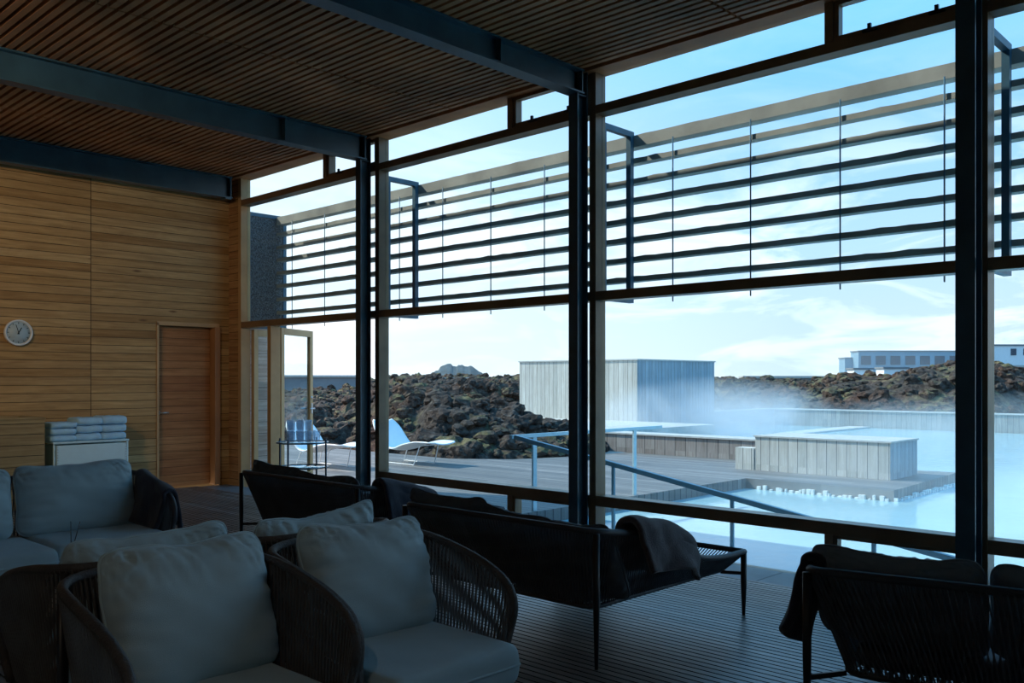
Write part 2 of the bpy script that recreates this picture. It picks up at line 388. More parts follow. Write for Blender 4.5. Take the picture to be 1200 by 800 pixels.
# steel frame: beams and columns
def ibeam_x(mb, x0, x1, yc, z0, z1, w, tf=.014, tw=.010):
    mb.box(x0,x1,yc-w/2,yc+w/2,z0,z0+tf).box(x0,x1,yc-w/2,yc+w/2,z1-tf,z1).box(x0,x1,yc-tw/2,yc+tw/2,z0+tf,z1-tf)
bl = ['along the top of the back wall', 'second from the back wall', 'crossing the ceiling to the middle column', 'nearest, above the right hand column','at the near end of the room']
cy = [(10.81,10.93), (7.94,8.03), (4.885,4.985), (1.735,1.85), (-1.35,-1.24)]
bz = [3.78, 3.80, 3.85, 3.86, 3.86]
for i, (a, c) in enumerate(cy):
    yc = (a+c)/2; r = empty('steel_beam', (0,0,0)); tag(r, f'dark blue grey steel beam {bl[i]}', 'beam', 'steel roof beams', 'structure')
    m = MB(); ibeam_x(m, XL, 6.02, yc, bz[i], CZ-.002, .14)
    m.build('beam_profile', M['steel'], r)
    m = MB()
    for xx in ((5.0, 6.0) if i else (6.0,)): m.box(xx-.006, xx+.006, yc-.065, yc+.065, bz[i]+.014, CZ-.016)
    m.build('stiffener_plate', M['steel'], r)
    if i == 0:
        MB().box(5.92,6.0,yc-.07,yc+.07,bz[i]-.02,bz[i]).build('end_bracket', M['steel'], r)
        continue
    r = empty('steel_column', (6.02, yc, 0)); tag(r, f'dark blue grey steel column {["","between first and second bays from the back","in the middle of the window wall","at the right beside the nearest window","at the near end of the room"][i]}', 'column', 'steel window columns', 'structure')
    m = MB(); hy = (c-a)/2
    m.box(-.07,-.055,-hy,hy,-.05,bz[i]).box(.055,.07,-hy,hy,-.05,CZ).box(-.055,.055,-.005,.005,-.05,CZ)
    m.box(-.055,.055,-hy*.9,hy*.9,bz[i]-.012,bz[i])
    m.build('column_profile', M['steel'], r)
    MB().box(-.10,.088,-hy-.03,hy+.03,-.011,.006).build('base_plate', M['steel'], r)
# ------------------------------------------------------------------ louvre screen outside
scr = empty('louvre_screen', (6.76, 5, 2.1)); tag(scr, 'weathered wooden louvre screen hung outside the upper windows', 'sun screen')
inv = Matrix.Translation((-6.76,-5,-2.1))
def sc(mb, name, mat, **k): return mb.build(name, mat, scr, xf=inv, **k)
ys0, ys1 = -5.0, 10.84
rs = random.Random(3)
def rough_bar(z0, z1, x0, x1, seed):
    mb = MB(); n = 150; P = []
    for i in range(n+1):
        y = ys0 + (ys1-ys0)*i/n; e = .0025*nz(y*2, seed, 0); e2 = .012*max(0, nz(y*9, seed, 4))
        P += [(x0,y,z0+e),(x1,y,z0+e),(x1,y,z1+e+e2),(x0,y,z1+e+e2)]
    mb.grid(P, n+1, 4, smooth=False, wrap=True)
    mb.f += [(3,2,1,0), tuple(n*4+k for k in range(4))]; mb.sm += [False, False]
    return mb
sc(rough_bar(3.515, 3.62, 6.70, 6.82, 1), 'top_rail', M['slat'])
for k, z in enumerate([3.385,3.205,3.032,2.852,2.675,2.492,2.310]):
    sc(rough_bar(z-.022, z+.022, 6.70, 6.80, 5+k), 'slat', M['slat'])
k = 0; y = 10.44
while y > -4.5:
    sc(MB().tube([(6.69,y,2.08),(6.69,y,3.53)], .006, 6), 'hanger_rod', M['steel_out']); y -= .7535
# brackets
for i, (yy, lab) in enumerate([(7.87,'second from the back corner'),(4.86,'seen through the third window bay'),(1.75,'at the right edge beside the nearest column'),(-1.34,'at the near end')]):
    r = empty('screen_bracket', (6.26, yy, 2.09)); tag(r, f'blue steel frame bracket holding the louvre screen, {lab}', 'bracket', 'steel brackets of the louvre screen')
    MB().box(.0,.44,-.025,.025,1.51,1.56).build('bracket_arm', M['steel_out'], r)
    MB().box(.385,.435,-.025,.025,.0,1.51).build('bracket_upright', M['steel_out'], r)
    MB().box(.0,.385,-.025,.025,.0,.03).build('bracket_arm', M['steel_out'], r)
    MB().box(.002,.03,-.025,.025,.03,1.51).build('bracket_upright', M['steel_out'], r)
r = empty('gravel_panel', (6.27, 10.90, 2.09)); tag(r, 'dark lava gravel panel in a blue steel frame outside the back corner', 'wall panel')
MB().box(.05,.55,-.03,.03,.05,1.51).build('gravel_fill', M['gabion'], r)
MB().box(0,.05,-.04,.04,0,1.56).box(.55,.60,-.04,.04,0,1.56).box(.05,.55,-.04,.04,0,.05).box(.05,.55,-.04,.04,1.51,1.56).build('panel_frame', M['steel_out'], r)
o = MB().box(6.26, 7.02, 11.25, 11.45, -.1, 3.6).build('wall_terrace', M['pale_clad']); tag(o, 'pale boarded outside wall beyond the open terrace doors', 'wall', kind='structure')  # added wall, stands in for the reflection in the door glass
# ------------------------------------------------------------------ cushions
def cushion(name, w, h, t, loc, rot, mat, label, group, seed=0, slump=.0, seat=False, parent=None):
    """pillow: local x = width, z = height, y = thickness"""
    n = 56; P = {}; mb = MB()
    for side in (-1, 1):
        L = []
        for i in range(n+1):
            for j in range(n+1):
                u = math.sin((i/n*2-1)*PI/2); v = math.sin((j/n*2-1)*PI/2)
                if seat: th = ((1-abs(u)**30)*(1-abs(v)**30))**.32 * (1+.08*(1-u*u)*(1-v*v))
                else: th = ((1-abs(u)**3.6)*(1-abs(v)**3.6))**.5
                pin = 1 - (.02 if not seat else .01)*(1-v*v)*abs(u)**3 - (.085 if not seat else .03)*abs(v)**9
                pin2 = 1 - (.02 if not seat else .01)*(1-u*u)*abs(v)**3 - (.10 if not seat else .03)*abs(u)**9
                x = w/2*u*pin; z = h/2*v*pin2
                # creases running in from the edges and corners
                cr = 0
                if not seat:
                    e = max(abs(u), abs(v))
                    cr = -.034*max(0, v)**2*abs(nz(u*9+seed+v*2.5, v*1.4, seed)) - .030*(max(0,abs(u)+max(0,v)-.9)/1.1)*abs(nz((u*u*6+v*v*6)+seed, math.atan2(1-v, 1-abs(u))*7, seed)) + 0.007*e*nz(u*3.2+seed*2, v*3.2, seed+5) + .024*abs(u)**2.5*nz(u*2, v*7+seed, seed) + .007*nz((u+v)*2.2+seed, (u-v)*.8, seed)
                    z += -slump*(1-u*u)*max(0,v)**1.5 + .012*v*nz(u*2.5+seed, 1.3)
                    x += .01*nz(v*2+seed, 7.7)
                else: cr = .004*nz(u*2+seed, v*2) + .003*(abs(v)**6)*nz(u*22, seed)
                L.append((x, side*(t/2*th + cr*min(1, th*2)), z))
        mb.grid(L if side > 0 else [L[(k//(n+1))*(n+1)+k%(n+1)] for k in range(len(L))], n+1, n+1)
    # flip winding of first sheet
    q = n*n
    mb.f[:q] = [f[::-1] for f in mb.f[:q]]
    # piping along the seam
    ring = []
    nn = n+1; L = mb.v[nn*nn:]
    ring += [L[i*nn+0] for i in range(nn)] + [L[n*nn+j] for j in range(1, nn)] + [L[i*nn+n] for i in range(n-1, -1, -1)] + [L[j] for j in range(n-1, 0, -1)]
    ring = [(a, 0, c) for a, _, c in ring]
    o = mb.build(name, mat, parent)
    me = o.data
    o.location = loc; o.rotation_euler = rot
    pp = MB().tube(ring, .0055, 6, closed=True).build('piping', mat, o)
    if label: tag(o, label, 'cushion', group)
    return o
# ------------------------------------------------------------------ woven seats
def lounge(name, label, cat, loc, rz, half, ring_in, zr, mats, legs, group, step=.021, seat=None, rail_r=.017, foot=None):
    """half: rail points from the front right end to the middle of the back (x>0). front is -Y"""
    root = empty(name, loc, rz); tag(root, label, cat, group)
    rail_m, cord_m = mats
    full = [Vector(p) for p in half] + [Vector((-p[0], p[1], p[2])) for p in half[-2::-1]]
    path = crom(full, 8); P = resample(path, step)
    MB().tube(resample(path, .035), rail_r, 10).build('rail', rail_m, root)
    kx, ky0, ky1 = ring_in
    yb = half[-1][1]; yf = half[0][1]; wx = half[0][0]
    def rg(p):
        # basket ring below, a rounded rectangle
        x = p.x*(1-kx/wx); t = (p.y-yf)/(yb-yf); y = (yf+ky0) + (yb-ky1-yf-ky0)*t
        return Vector((x, y, zr))
    m = MB()
    for i, p in enumerate(P):
        q = rg(p)
        if (p-q).length < .03: continue
        o1 = (Vector((q.x, q.y, p.z))-p); o1 = o1.normalized()*.014 if o1.length > 1e-4 else Vector((0,-.01,0))
        sh = rg(P[min(i+2, len(P)-1)]); sh2 = rg(P[max(i-2, 0)])
        m.tube([p - o1, sh + Vector((0,0,-.012))], .0042, 4, caps=False, smooth=False)
        m.tube([p + o1, sh2 + Vector((0,0,.012))], .0038, 4, caps=False, smooth=False)
    m.build('cord_weave', cord_m, root)
    R = [rg(p) for p in P]
    m = MB().tube(R, .013, 8).tube([R[0], R[-1]], .013, 8); m.build('base_ring', rail_m, root)
    # seat webbing between the ring sides
    m = MB(); k = 0; y0 = R[0].y; y1 = max(r.y for r in R); xw = wx-kx; nn = int(2*xw/.045)
    for i in range(nn):
        xx = -xw+.02 + (2*xw-.04)*i/(nn-1); m.bar((xx,y0,zr-.002),(xx,y1-.02,zr-.002), .022, .006)
    m.build('seat_webbing', cord_m, root)
    for (lx, ly, lt, lr) in legs:
        for s in (-1, 1):
            lg = MB().tube([(s*lx,ly,lt),(s*lx,ly,lt*.5),(s*lx,ly,0.0)], [lr, lr, lr*.55], 10)
            lg = lg.build('leg', M['leg'], root)
            c = rg(Vector((s*wx, ly, 0))); c.y = max(min(c.y, y1-.03), y0+.01)
            MB().bar((s*lx,ly,zr-.01),(c.x,c.y,zr-.01), .012, .02).build('stretcher', M['leg'], lg)
    if foot:
        MB().tube([(-foot[0],foot[1],foot[2]),(foot[0],foot[1],foot[2])], .016, 10).build('foot_rail', rail_m, root)
        m = MB(); nn = int(2*foot[0]/step)
        for i in range(nn+1):
            xx = -foot[0] + 2*foot[0]*i/nn
            m.tube([(xx,foot[1],foot[2]),(xx*(1-kx/wx),y0,zr)], .004, 4, caps=False, smooth=False)
        m.build('foot_weave', cord_m, root)
    if seat:
        for (sx, sy, sw, sd, st, zt) in seat:
            s = cushion('seat_cushion', sw, sd, st, (sx, sy, zt-st/2), (PI/2,0,0), seat_mat[0], None, None, seed=sx, seat=True, parent=root)
    return root
seat_mat = [M['fabric']]
def chair_half(w):
    a = w/2
    return [(a-.035,-.225,.26),(a-.012,-.255,.38),(a,-.295,.49),(a,-.295,.565),(a,-.24,.63),(a,-.105,.685),(a,.10,.73),(a-.02,.25,.75),(a-.09,.335,.757),(a-.2,.365,.76),(0,.37,.76)]
G = 'woven armchairs in two back to back rows'
ch = [('armchair', 'woven armchair in the foreground left, big cushion facing the camera', (1.38,2.64), 0),
      ('armchair', 'woven armchair in the foreground centre with its pale seat fully in view', (2.11,2.64), 0),
      ('armchair', 'woven armchair seen from behind at the lower left edge', (1.47,3.46), PI),
      ('armchair', 'woven armchair behind the centre one, its back towards the camera', (2.20,3.46), PI)]
proto = None
for nm, lb, (cx, cyy), rz in ch:
    if proto is None:
        proto = lounge('armchair', lb, 'armchair', (cx,cyy,0), rz, chair_half(.72), (.045,.02,.07), .25, (M['rail'], M['cord_grey']),
                       [(.325,.30,.74,.013),(.30,-.20,.27,.014)], G, seat=[(0,-.055,.60,.70,.15,.425)])
        c = proto
    else: c = copy_tree(proto)
    c.location = (cx,cyy,0); c.rotation_euler = (0,0,rz); c['label'] = lb
GC = 'loose pale back cushions'
cushion('back_cushion', .58, .48, .19, (1.41,2.79,.635), (math.radians(-17),0,math.radians(2)), M['fabric'], 'large pale cushion on the foreground left armchair, facing the camera', GC, 1.3, .02)
cushion('back_cushion', .58, .47, .19, (2.13,2.79,.630), (math.radians(-18),math.radians(2),math.radians(-2)), M['fabric'], 'large pale cushion on the foreground centre armchair above its seat', GC, 4.1, .03)
cushion('back_cushion', .62, .48, .18, (1.47,3.27,.625), (math.radians(15),math.radians(-1),0), M['fabric'], 'pale cushion showing only its top behind the foreground left armchair', GC, 8.2, .03)
cushion('back_cushion', .62, .48, .18, (2.20,3.27,.63), (math.radians(15),math.radians(-3),math.radians(3)), M['fabric'], 'pale cushion showing only its top behind the foreground centre armchair', GC, 11.7, .045)
# long sofa by the towel trolley
sofa = lounge('sofa', 'woven sofa with pale cushions in front of the wooden back wall', 'sofa', (1.57,5.90,0), 0, chair_half(2.28), (.045,.02,.07), .25,
              (M['rail_dark'], M['cord']), [(1.10,.30,.74,.014),(1.07,-.20,.27,.014)], None,
              seat=[(-.74,-.09,.73,.76,.15,.42),(0.01,-.09,.74,.76,.15,.42),(.73,-.05,.69,.72,.15,.425)])
cushion('back_cushion', .74, .46, .20, (2.27,6.06,.635), (math.radians(-12),0,0), M['fabric'], 'right pale back cushion on the sofa by the back wall', GC, 15.0, .02)
cushion('back_cushion', .72, .45, .20, (1.52,6.06,.63), (math.radians(-12),0,math.radians(-2)), M['fabric'], 'pale back cushion cut by the left edge, on the sofa by the back wall', GC, 18.0, .02)
# daybeds facing the windows
def day_half(w, D=1.42):
    a = w/2; f = -D/2; B = D/2
    return [(a,f,.372),(a,f+.25,.374),(a,f+.50,.41),(a,B-.62,.52),(a,B-.45,.585),(a,B-.25,.625),(a,B-.08,.65),(a-.05,B-.01,.658),(a-.15,B,.66),(0,B,.66)]
seat_mat[0] = M['fabric_dark']
GD = 'dark woven daybed sofas facing the pool'
def daybed(label, loc, rz, w):
    a = w/2
    return lounge('daybed_sofa', label, 'sofa', loc, rz, day_half(w), (.12,.06,.12), .255, (M['rail_dark'], M['cord']),
                  [(a-.005,.70,.65,.017),(a,-.70,.37,.018)], GD, seat=[(-w/4+.07,.12,w/2-.15,.86,.08,.345),(w/4-.07,.12,w/2-.15,.86,.08,.345)], foot=(a,-.71,.372))
# facing +X: local -Y -> +X  => rz = +90deg
daybed('dark woven daybed in the middle of the room, blanket on its near arm', (4.10,3.39,0), PI/2, 1.44)
daybed('dark woven daybed nearest the open terrace doors, blue blanket on its arm', (4.39,5.72,0), PI/2, 1.54)
daybed('dark woven daybed at the lower right corner seen from behind', (4.13,.92,0), PI/2+math.radians(11.7), 1.60)
GK = 'dark cushions on the daybeds'
FD = M['fabric_dark']
def dcush(x, y, z, tilt, yaw, seed, label, w=.62, h=.46, mat=FD):
    # leaning against a back on the -X side, face to +X
    cushion('dark_cushion', w, h, .15, (x,y,z), (math.radians(tilt),math.radians(random.uniform(-4,4)),PI/2+math.radians(yaw)), mat, label, GK, seed, .03)
dcush(3.57,3.86,.53,-20,4,21,'dark cushion at the far end of the middle daybed')
dcush(3.60,3.35,.49,-24,-3,22,'dark cushion in the middle of the middle daybed')
dcush(3.60,2.93,.475,-26,2,23,'dark cushion near the blanket on the middle daybed', .5)
dcush(3.87,6.18,.53,-18,5,24,'dark cushion at the far end of the daybed by the terrace doors', .62)
dcush(3.86,5.50,.50,-18,0,25,'dark cushion near the column end of the daybed by the terrace doors', .8)
M['fabric_mid'] = bsdf('slate_cushion_fabric', (.24,.28,.31), .95, var=.08, bump=.2, bscale=300)
def dcl(lx, ly): 
    a = PI/2+math.radians(11.7); return 4.13+lx*math.cos(a)-ly*math.sin(a), .92+lx*math.sin(a)+ly*math.cos(a)
q_ = dcl(.50,.50); dcush(q_[0],q_[1],.545,-24,9,26,'slate cushion rising above the back of the lower right daybed', .62, .44, M['fabric_mid'])
q_ = dcl(-.135,.50); dcush(q_[0],q_[1],.53,-24,12,27,'slate cushion at the right edge on the lower right daybed', .64, .42, M['fabric_mid'])
# ------------------------------------------------------------------ blankets
def blanket(label, bar, outv, d_out, d_in, mat, r=.03, seed=0, thick=.028, spread=.0, name='blanket'):
    """cloth folded over a bar; outv = horizontal direction of the outer side"""
    bar = resample(crom(bar, 6), .02); O = Vector(outv).normalized(); P = []; ns = len(bar)
    prof = []
    n1 = 16
    for k in range(n1): prof.append(('o', 1-k/n1))
    for k in range(9): prof.append(('a', k/8))
    for k in range(1, n1+1): prof.append(('i', k/n1))
    for i, p in enumerate(bar):
        f = i/(ns-1)
        eo = 1 + .10*math.sin(f*5+seed); ei = 1 + .12*math.sin(f*4+seed+2)
        for kd, t in prof:
            if kd == 'o': q = p + O*(r + spread*t*d_out) + Vector((0,0,-t*d_out*eo)); am = t
            elif kd == 'i': q = p - O*(r + spread*t*d_in) + Vector((0,0,-t*d_in*ei)); am = t
            else:
                a = PI*t; q = p + O*(r*math.cos(a)) + Vector((0,0,r*math.sin(a)+.0)); am = .15
            q = q + O*(.028*am*math.sin(f*9+seed+t) + .016*nz(f*5+seed, t*2)) + Vector((0,0,.012*nz(f*4, seed)))
            P.append(q)
    mb = MB().grid(P, ns, len(prof))
    o = mb.build(name, mat); tag(o, label, 'blanket', 'dark blankets over the arms of the seats')
    s = o.modifiers.new('s', 'SOLIDIFY'); s.thickness = thick; s.offset = 1
    sb = o.modifiers.new('u', 'SUBSURF'); sb.levels = 1; sb.render_levels = 1
    return o
# middle daybed near arm: y = 2.67, rail from x 3.7 to 4.3
blanket('charcoal brown blanket folded over the near arm of the middle daybed', [(3.66,2.68,.615),(3.78,2.68,.60),(3.92,2.68,.575),(4.06,2.68,.53),(4.16,2.68,.475)], (0,-1,0), .17, .22, M['blanket'], seed=1, r=.06, thick=.035, spread=.3)
blanket('dark navy blanket over the arm of the daybed by the terrace doors', [(3.86,4.95,.628),(4.02,4.95,.60),(4.2,4.95,.55),(4.36,4.95,.50)], (0,-1,0), .24, .25, M['blanket_blue'], seed=3, r=.055, thick=.035, spread=.35)
ca, sa = math.cos(math.radians(11.7)), math.sin(math.radians(11.7))
def dl(lx, ly, z):            # local point of lower right daybed (origin 3.95,1.045; local -y -> facing)
    a = PI/2+math.radians(11.7); return (4.13+lx*math.cos(a)-ly*math.sin(a), .92+lx*math.sin(a)+ly*math.cos(a), z)
blanket('near black blanket hanging over the left arm of the lower right daybed', [dl(.80,.60,.66),dl(.80,.45,.635),dl(.80,.30,.60),dl(.80,.14,.55)], (-sa,ca,0), .30, .20, M['blanket_blue'], seed=5, r=.05, thick=.035, spread=.28)
blanket('black blanket draped over the right arm of the sofa by the back wall', [(2.71,6.10,.735),(2.715,5.95,.70),(2.715,5.80,.665),(2.715,5.66,.63)], (1,0,0), .27, .28, M['blanket_blue'], seed=7, r=.05, thick=.03, spread=.25)
# small table with a black bottle and sticks
r = empty('side_table', (1.72,4.66,0)); tag(r, 'small round black side table behind the left armchairs', 'table')
MB().lathe([(0,.41),(.2,.41),(.205,.415),(.205,.425),(0,.428)], 32).build('table_top', M['leg'], r)
MB().lathe([(.0,.41),(.015,.41),(.015,.02),(.15,.01),(.15,0),(0,0)], 24).build('pedestal', M['leg'], r)
r = empty('reed_bottle', (1.72,4.66,.428)); tag(r, 'slim black bottle with two thin sticks standing before the sofa', 'bottle')
MB().lathe([(0,0),(.022,0),(.024,.01),(.024,.075),(.014,.09),(.014,.105),(0,.105)], 20).build('bottle_body', M['leg'], r)
MB().tube([(0,0,.1),(-.002,0,.26)], .0022, 6).build('stick', M['leg'], r)
MB().tube([(0,0,.1),(.05,.02,.25)], .0022, 6).build('stick', M['leg'], r)
# ------------------------------------------------------------------ things along the back wall
r = empty('wall_clock', (3.51,YB,1.925)); tag(r, 'round white wall clock on the wooden back wall', 'clock')
q = Matrix.Rotation(PI/2, 4, 'X')
MB().lathe([(0,0),(.142,0),(.148,.01),(.148,.045),(.140,.052),(.128,.045),(.126,.03),(0,.03)], 48).build('clock_case', M['clock_rim'], r, xf=q)
MB().lathe([(0,.031),(.125,.031),(.125,.029)], 48).build('clock_dial', M['clock_face'], r, xf=q)
mk = MB()
for k in range(12):
    a = 2*PI*k/12; mk.bar((math.sin(a)*.100,-.033,math.cos(a)*.100),(math.sin(a)*.118,-.033,math.cos(a)*.118),.002,.006,(0,1,0) if 0 else (math.cos(a),0,-math.sin(a)))
mk.build('hour_marks', M['black'], r)
def hand(a, L, w, name, y):
    a = math.radians(a); MB().bar((-math.sin(a)*.02,y,-math.cos(a)*.02),(math.sin(a)*L,y,math.cos(a)*L),.002,w,(math.cos(a),0,-math.sin(a))).build(name, M['black'], r)
hand(29, .066, .009, 'hour_hand', -.036); hand(-18, .098, .006, 'minute_hand', -.039)
# wooden bin with slot
r = empty('linen_bin', (2.9,10.73,0)); tag(r, 'boarded wooden linen bin with a dark slot in its top, by the back wall', 'bin')
M['bin'] = planks('bin_boards', [(.42,.29,.13),(.50,.36,.17),(.46,.32,.15)], 9, .115, 'X', 'Z', gap=.03, gapcol=(.03,.02,.01), stagger=False)
m = MB().box(-.45,.66,-.34,-.31,0,.965).box(-.45,.66,.31,.34,0,.965).box(-.45,-.42,-.31,.31,0,.965).box(.63,.66,-.31,.31,0,.965); m.build('bin_body', M['bin'], r)
m = MB(); m.box(-.46,.67,-.35,-.16,.965,.985).box(-.46,.67,.16,.345,.965,.985).box(-.46,.22,-.16,.16,.965,.985).box(.56,.67,-.16,.16,.965,.985); m.build('bin_lid', M['bin'], r, bevel=.003)
MB().box(-.44,.65,-.30,.30,.60,.62).build('bin_lining', M['black'], r)
# towel trolley
r = empty('towel_trolley', (4.08,10.72,0)); tag(r, 'white towel trolley standing against the wooden back wall', 'trolley')
MB().box(-.36,.41,-.23,.22,.10,.66).build('trolley_body', M['white'], r, bevel=.008)
m = MB()
for s in (-.385, .425): m.tube([(s,-.215,.06),(s,-.215,.69)], .011, 8).tube([(s,.20,.06),(s,.20,.69)], .011, 8)
for yy in (-.215,.20): m.tube([(-.385,yy,.685),(.425,yy,.685)], .011, 8)
for yy in (-.215,.20): m.tube([(-.385,yy,.085),(.425,yy,.085)], .011, 8)
m.build('trolley_frame', M['white'], r)
MB().box(-.40,.44,-.235,.22,.68,.70).build('trolley_top', M['white'], r, bevel=.004)
m = MB()
for i in range(18):
    for sx in (-.352,.402): m.lathe([(0,0),(.006,0),(.006,.004),(0,.004)], 8, (0,0,0)) if 0 else m.box(sx-.004,sx+.004,-.236,-.229,.13+i*.03,.14+i*.03)
m.build('snap_studs', M['chrome'], r)
for sx in (-.37,.41):
    for sy in (-.2,.19):
        MB().tube([(sx-.012,sy,.03),(sx+.012,sy,.03)], .03, 14).build('castor', M['black'], r)
def towel(w, d, h, seed):
    n = 28; m = 20; P = []
    for i in range(n+1):
        x = -w/2 + w*i/n
        e = 1 - .10*abs(i/n*2-1)**8
        for j in range(m):
            a = 2*PI*j/m; ca_, sa_ = math.cos(a), math.sin(a)
            yy = d/2*math.copysign(abs(ca_)**.45, ca_)*e; zz = h/2*math.copysign(abs(sa_)**.55, sa_)*e
            zz += .008*nz(x*14+seed, yy*10) ; yy += .008*nz(x*10, seed+zz*20)
            P.append((x, yy, zz+h/2))
    mb = MB().grid(P, n+1, m, wrap=True)
    mb.f += [tuple(range(m)), tuple(n*m+k for k in range(m))[::-1]]; mb.sm += [True, True]
    return mb
pos = ['left', 'middle', 'right']; lay = ['bottom', 'middle', 'topmost']
hh = [3, 3, 3]
for c_ in range(3):
    z = .70
    for l_ in range(hh[c_]):
        h_ = [.085,.09,.08+.02*c_/2][l_] - (.012 if c_ == 0 else 0)
        t = towel(.275, .36, h_, c_*7+l_*3).build('folded_towel', M['towel'])
        t.location = (3.80+.282*c_+.006*l_, 10.69, z); t.rotation_euler = (0,0,random.uniform(-.02,.02)); z += h_*.985
        tag(t, f'pale blue folded towel on the white trolley, {pos[c_]} stack, {lay[l_]} one', 'towel', 'folded towels on the white trolley')
# round glass trolley
r = empty('glass_trolley', (5.47,8.33,0)); tag(r, 'two tier round glass trolley before the open terrace doors', 'trolley')
for z in (.715, .45):
    MB().lathe([(0,z-.006),(.265,z-.006),(.27,z),(.265,z+.006),(0,z+.006)], 40).build('glass_shelf', M['tglass'], r)
    MB().tube([(.272*math.cos(a*PI/20), .272*math.sin(a*PI/20), z) for a in range(40)], .008, 8, closed=True).build('shelf_ring', M['trolley'], r)
for a in (25, 115, 205, 295):
    a = math.radians(a); xx, yy = .285*math.cos(a), .285*math.sin(a)
    MB().tube([(xx,yy,.0),(xx,yy,.755)], .010, 10).build('trolley_leg', M['trolley'], r)
# tumblers, stacked two high
tp = MB().lathe([(0,.004),(.030,.004),(.033,.012),(.039,.118),(.0375,.118),(.0315,.016),(0,.014)], 20)
tp = tp.build('tumbler', M['tumbler'])
sp = [(-.17,-.05),(-.09,-.10),(0,-.11),(-.13,.04),(-.045,-.01),(.05,-.035),(-.08,.12),(.02,.08),(.12,-.09),(.13,.02)]
first = True
for k, (ax, ay) in enumerate(sp):
    for lv in (0, 1):
        if lv and k in (8, 9): continue
        t = tp if first else tp.copy()
        if not first: C.objects.link(t)
        first = False
        t.location = (5.47+ax, 8.33+ay, .7215+lv*.1195)
        tag(t, 'clear glass tumbler among the stacked ones on the round trolley', 'glass', 'tumblers on the round trolley')
# ------------------------------------------------------------------ outside: deck, pool
def prism(pts, z0, z1):
    n = len(pts); return MB().add([(x,y,z0) for x,y in pts]+[(x,y,z1) for x,y in pts],
        [tuple(range(n))[::-1], tuple(range(n,2*n))]+[(i,(i+1)%n,n+(i+1)%n,n+i) for i in range(n)])
DZo = -.10
o = prism([(6.27,6.8),(12.3,6.8),(12.3,4.6),(15.4,4.75),(15.0,7.7),(15.0,11.0),(13.4,11.2),(12.2,11.6),(11.5,12.6),(11.5,22),(6.27,22)], -.45, DZo).build('deck_terrace', M['deck_out'])
tag(o, 'weathered grey wooden terrace deck between the windows and the lava rocks', 'deck', kind='structure')
M['foam'] = bsdf('pale_mineral_edge', (.75,.78,.76), .8, var=.15, vscale=20)
rr = random.Random(5); m = MB(); yy = 6.6
while yy > 4.65:
    hgt = rr.uniform(.015,.07); w_ = rr.uniform(.02,.06); m.box(12.25,12.30,yy-w_,yy,-.26,-.25+hgt); yy -= rr.uniform(.05,.11)
xx = 12.3
while xx < 15.2: m.box(xx,xx+rr.uniform(.02,.07),4.55,4.60,-.26,-.25+rr.uniform(.02,.06)); xx += rr.uniform(.07,.14)
o = m.build('mineral_crust', M['foam']); tag(o, 'white mineral crust along the edge of the low deck platform', 'crust', kind='stuff')
o = MB().box(6.27, 30.55, -30, 15.7, -.9, -.25).build('water_pool', M['water']); tag(o, 'milky turquoise geothermal pool water', 'water', kind='stuff')
# low wall in front
r = empty('low_wall', (15,10.3,-.1)); tag(r, 'long low brown boarded wall on the deck in front of the tall cabin', 'wall')
MB().box(0,.5,-2.6,3.6,0,.37).build('board_cladding', M['brown_v_y'], r); MB().box(-.03,.53,-2.63,3.63,.37,.40).build('wall_cap', M['cap'], r)
# island box
r = empty('boarded_box', (14.05,6.2,-.1)); tag(r, 'grey boarded box standing on the deck platform in the pool', 'box')
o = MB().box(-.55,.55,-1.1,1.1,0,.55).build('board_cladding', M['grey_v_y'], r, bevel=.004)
o.data.materials.append(M['grey_v_x'])  # end faces get the board colour with shade painted in
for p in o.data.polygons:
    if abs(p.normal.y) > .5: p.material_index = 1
MB().box(-.57,.57,-1.12,1.12,.55,.575).build('box_cap', M['cap'], r)
MB().box(-.56,-.30,1.12,1.46,0,.36).build('side_step', M['grey_v_y'], r)
# raised platform + tall cabin
r = empty('raised_platform', (17.5,14,-.3)); tag(r, 'raised pale timber platform at the foot of the tall cabin', 'platform')
MB().add([(-1.98,-2.0,0),(2.6,-2.0,0),(2.6,5,0),(-1.98,5,0),(-1.98,-2.0,.56),(2.6,-2.0,.56),(2.6,5,.56),(-1.98,5,.56)],[(0,3,2,1),(4,5,6,7),(0,1,5,4),(1,2,6,5),(2,3,7,6),(3,0,4,7)]).build('platform_deck', M['cap'], r)
r = empty('pool_cabin', (22.1,16.6,.0)); tag(r, 'tall grey boarded cabin beside the pool, steam at its foot', 'cabin')
m = MB().box(-2,2,-2.2,2.2,-.3,1.93)
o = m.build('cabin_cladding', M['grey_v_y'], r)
o.data.materials.append(M['grey_v_x'])  # cabin ends carry the painted shade as well
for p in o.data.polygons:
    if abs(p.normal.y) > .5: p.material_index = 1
m = MB(); m.box(-2.03,2.03,-2.23,2.23,1.93,1.965).build('roof_edge', M['cap'], r)
# far wall around the pool
r = empty('pool_wall', (30.6,15.7,-.3)); tag(r, 'low grey boarded wall round the far side of the pool', 'wall')
MB().box(0,.25,-45,.25,0,.61).build('board_cladding', M['grey_far'], r); MB().box(-.04,.29,-45,.29,.61,.65).build('wall_cap', M['cap'], r)
r = empty('pool_wall', (24.15,15.75,-.3)); tag(r, 'short low wall running from the tall cabin to the far pool wall', 'wall')
MB().box(0,6.45,0,.25,0,.61).build('board_cladding', M['grey_v_x'], r); MB().box(0,6.4,-.04,.29,.61,.65).build('wall_cap', M['cap'], r)  # shaded side, its shade is in the board colour
# inner ledge of the pool
o = MB().box(21,30.5,12.2,12.9,-.28,-.20).build('pool_ledge', M['cap']); tag(o, 'pale submerged ledge between the two parts of the pool', 'ledge')
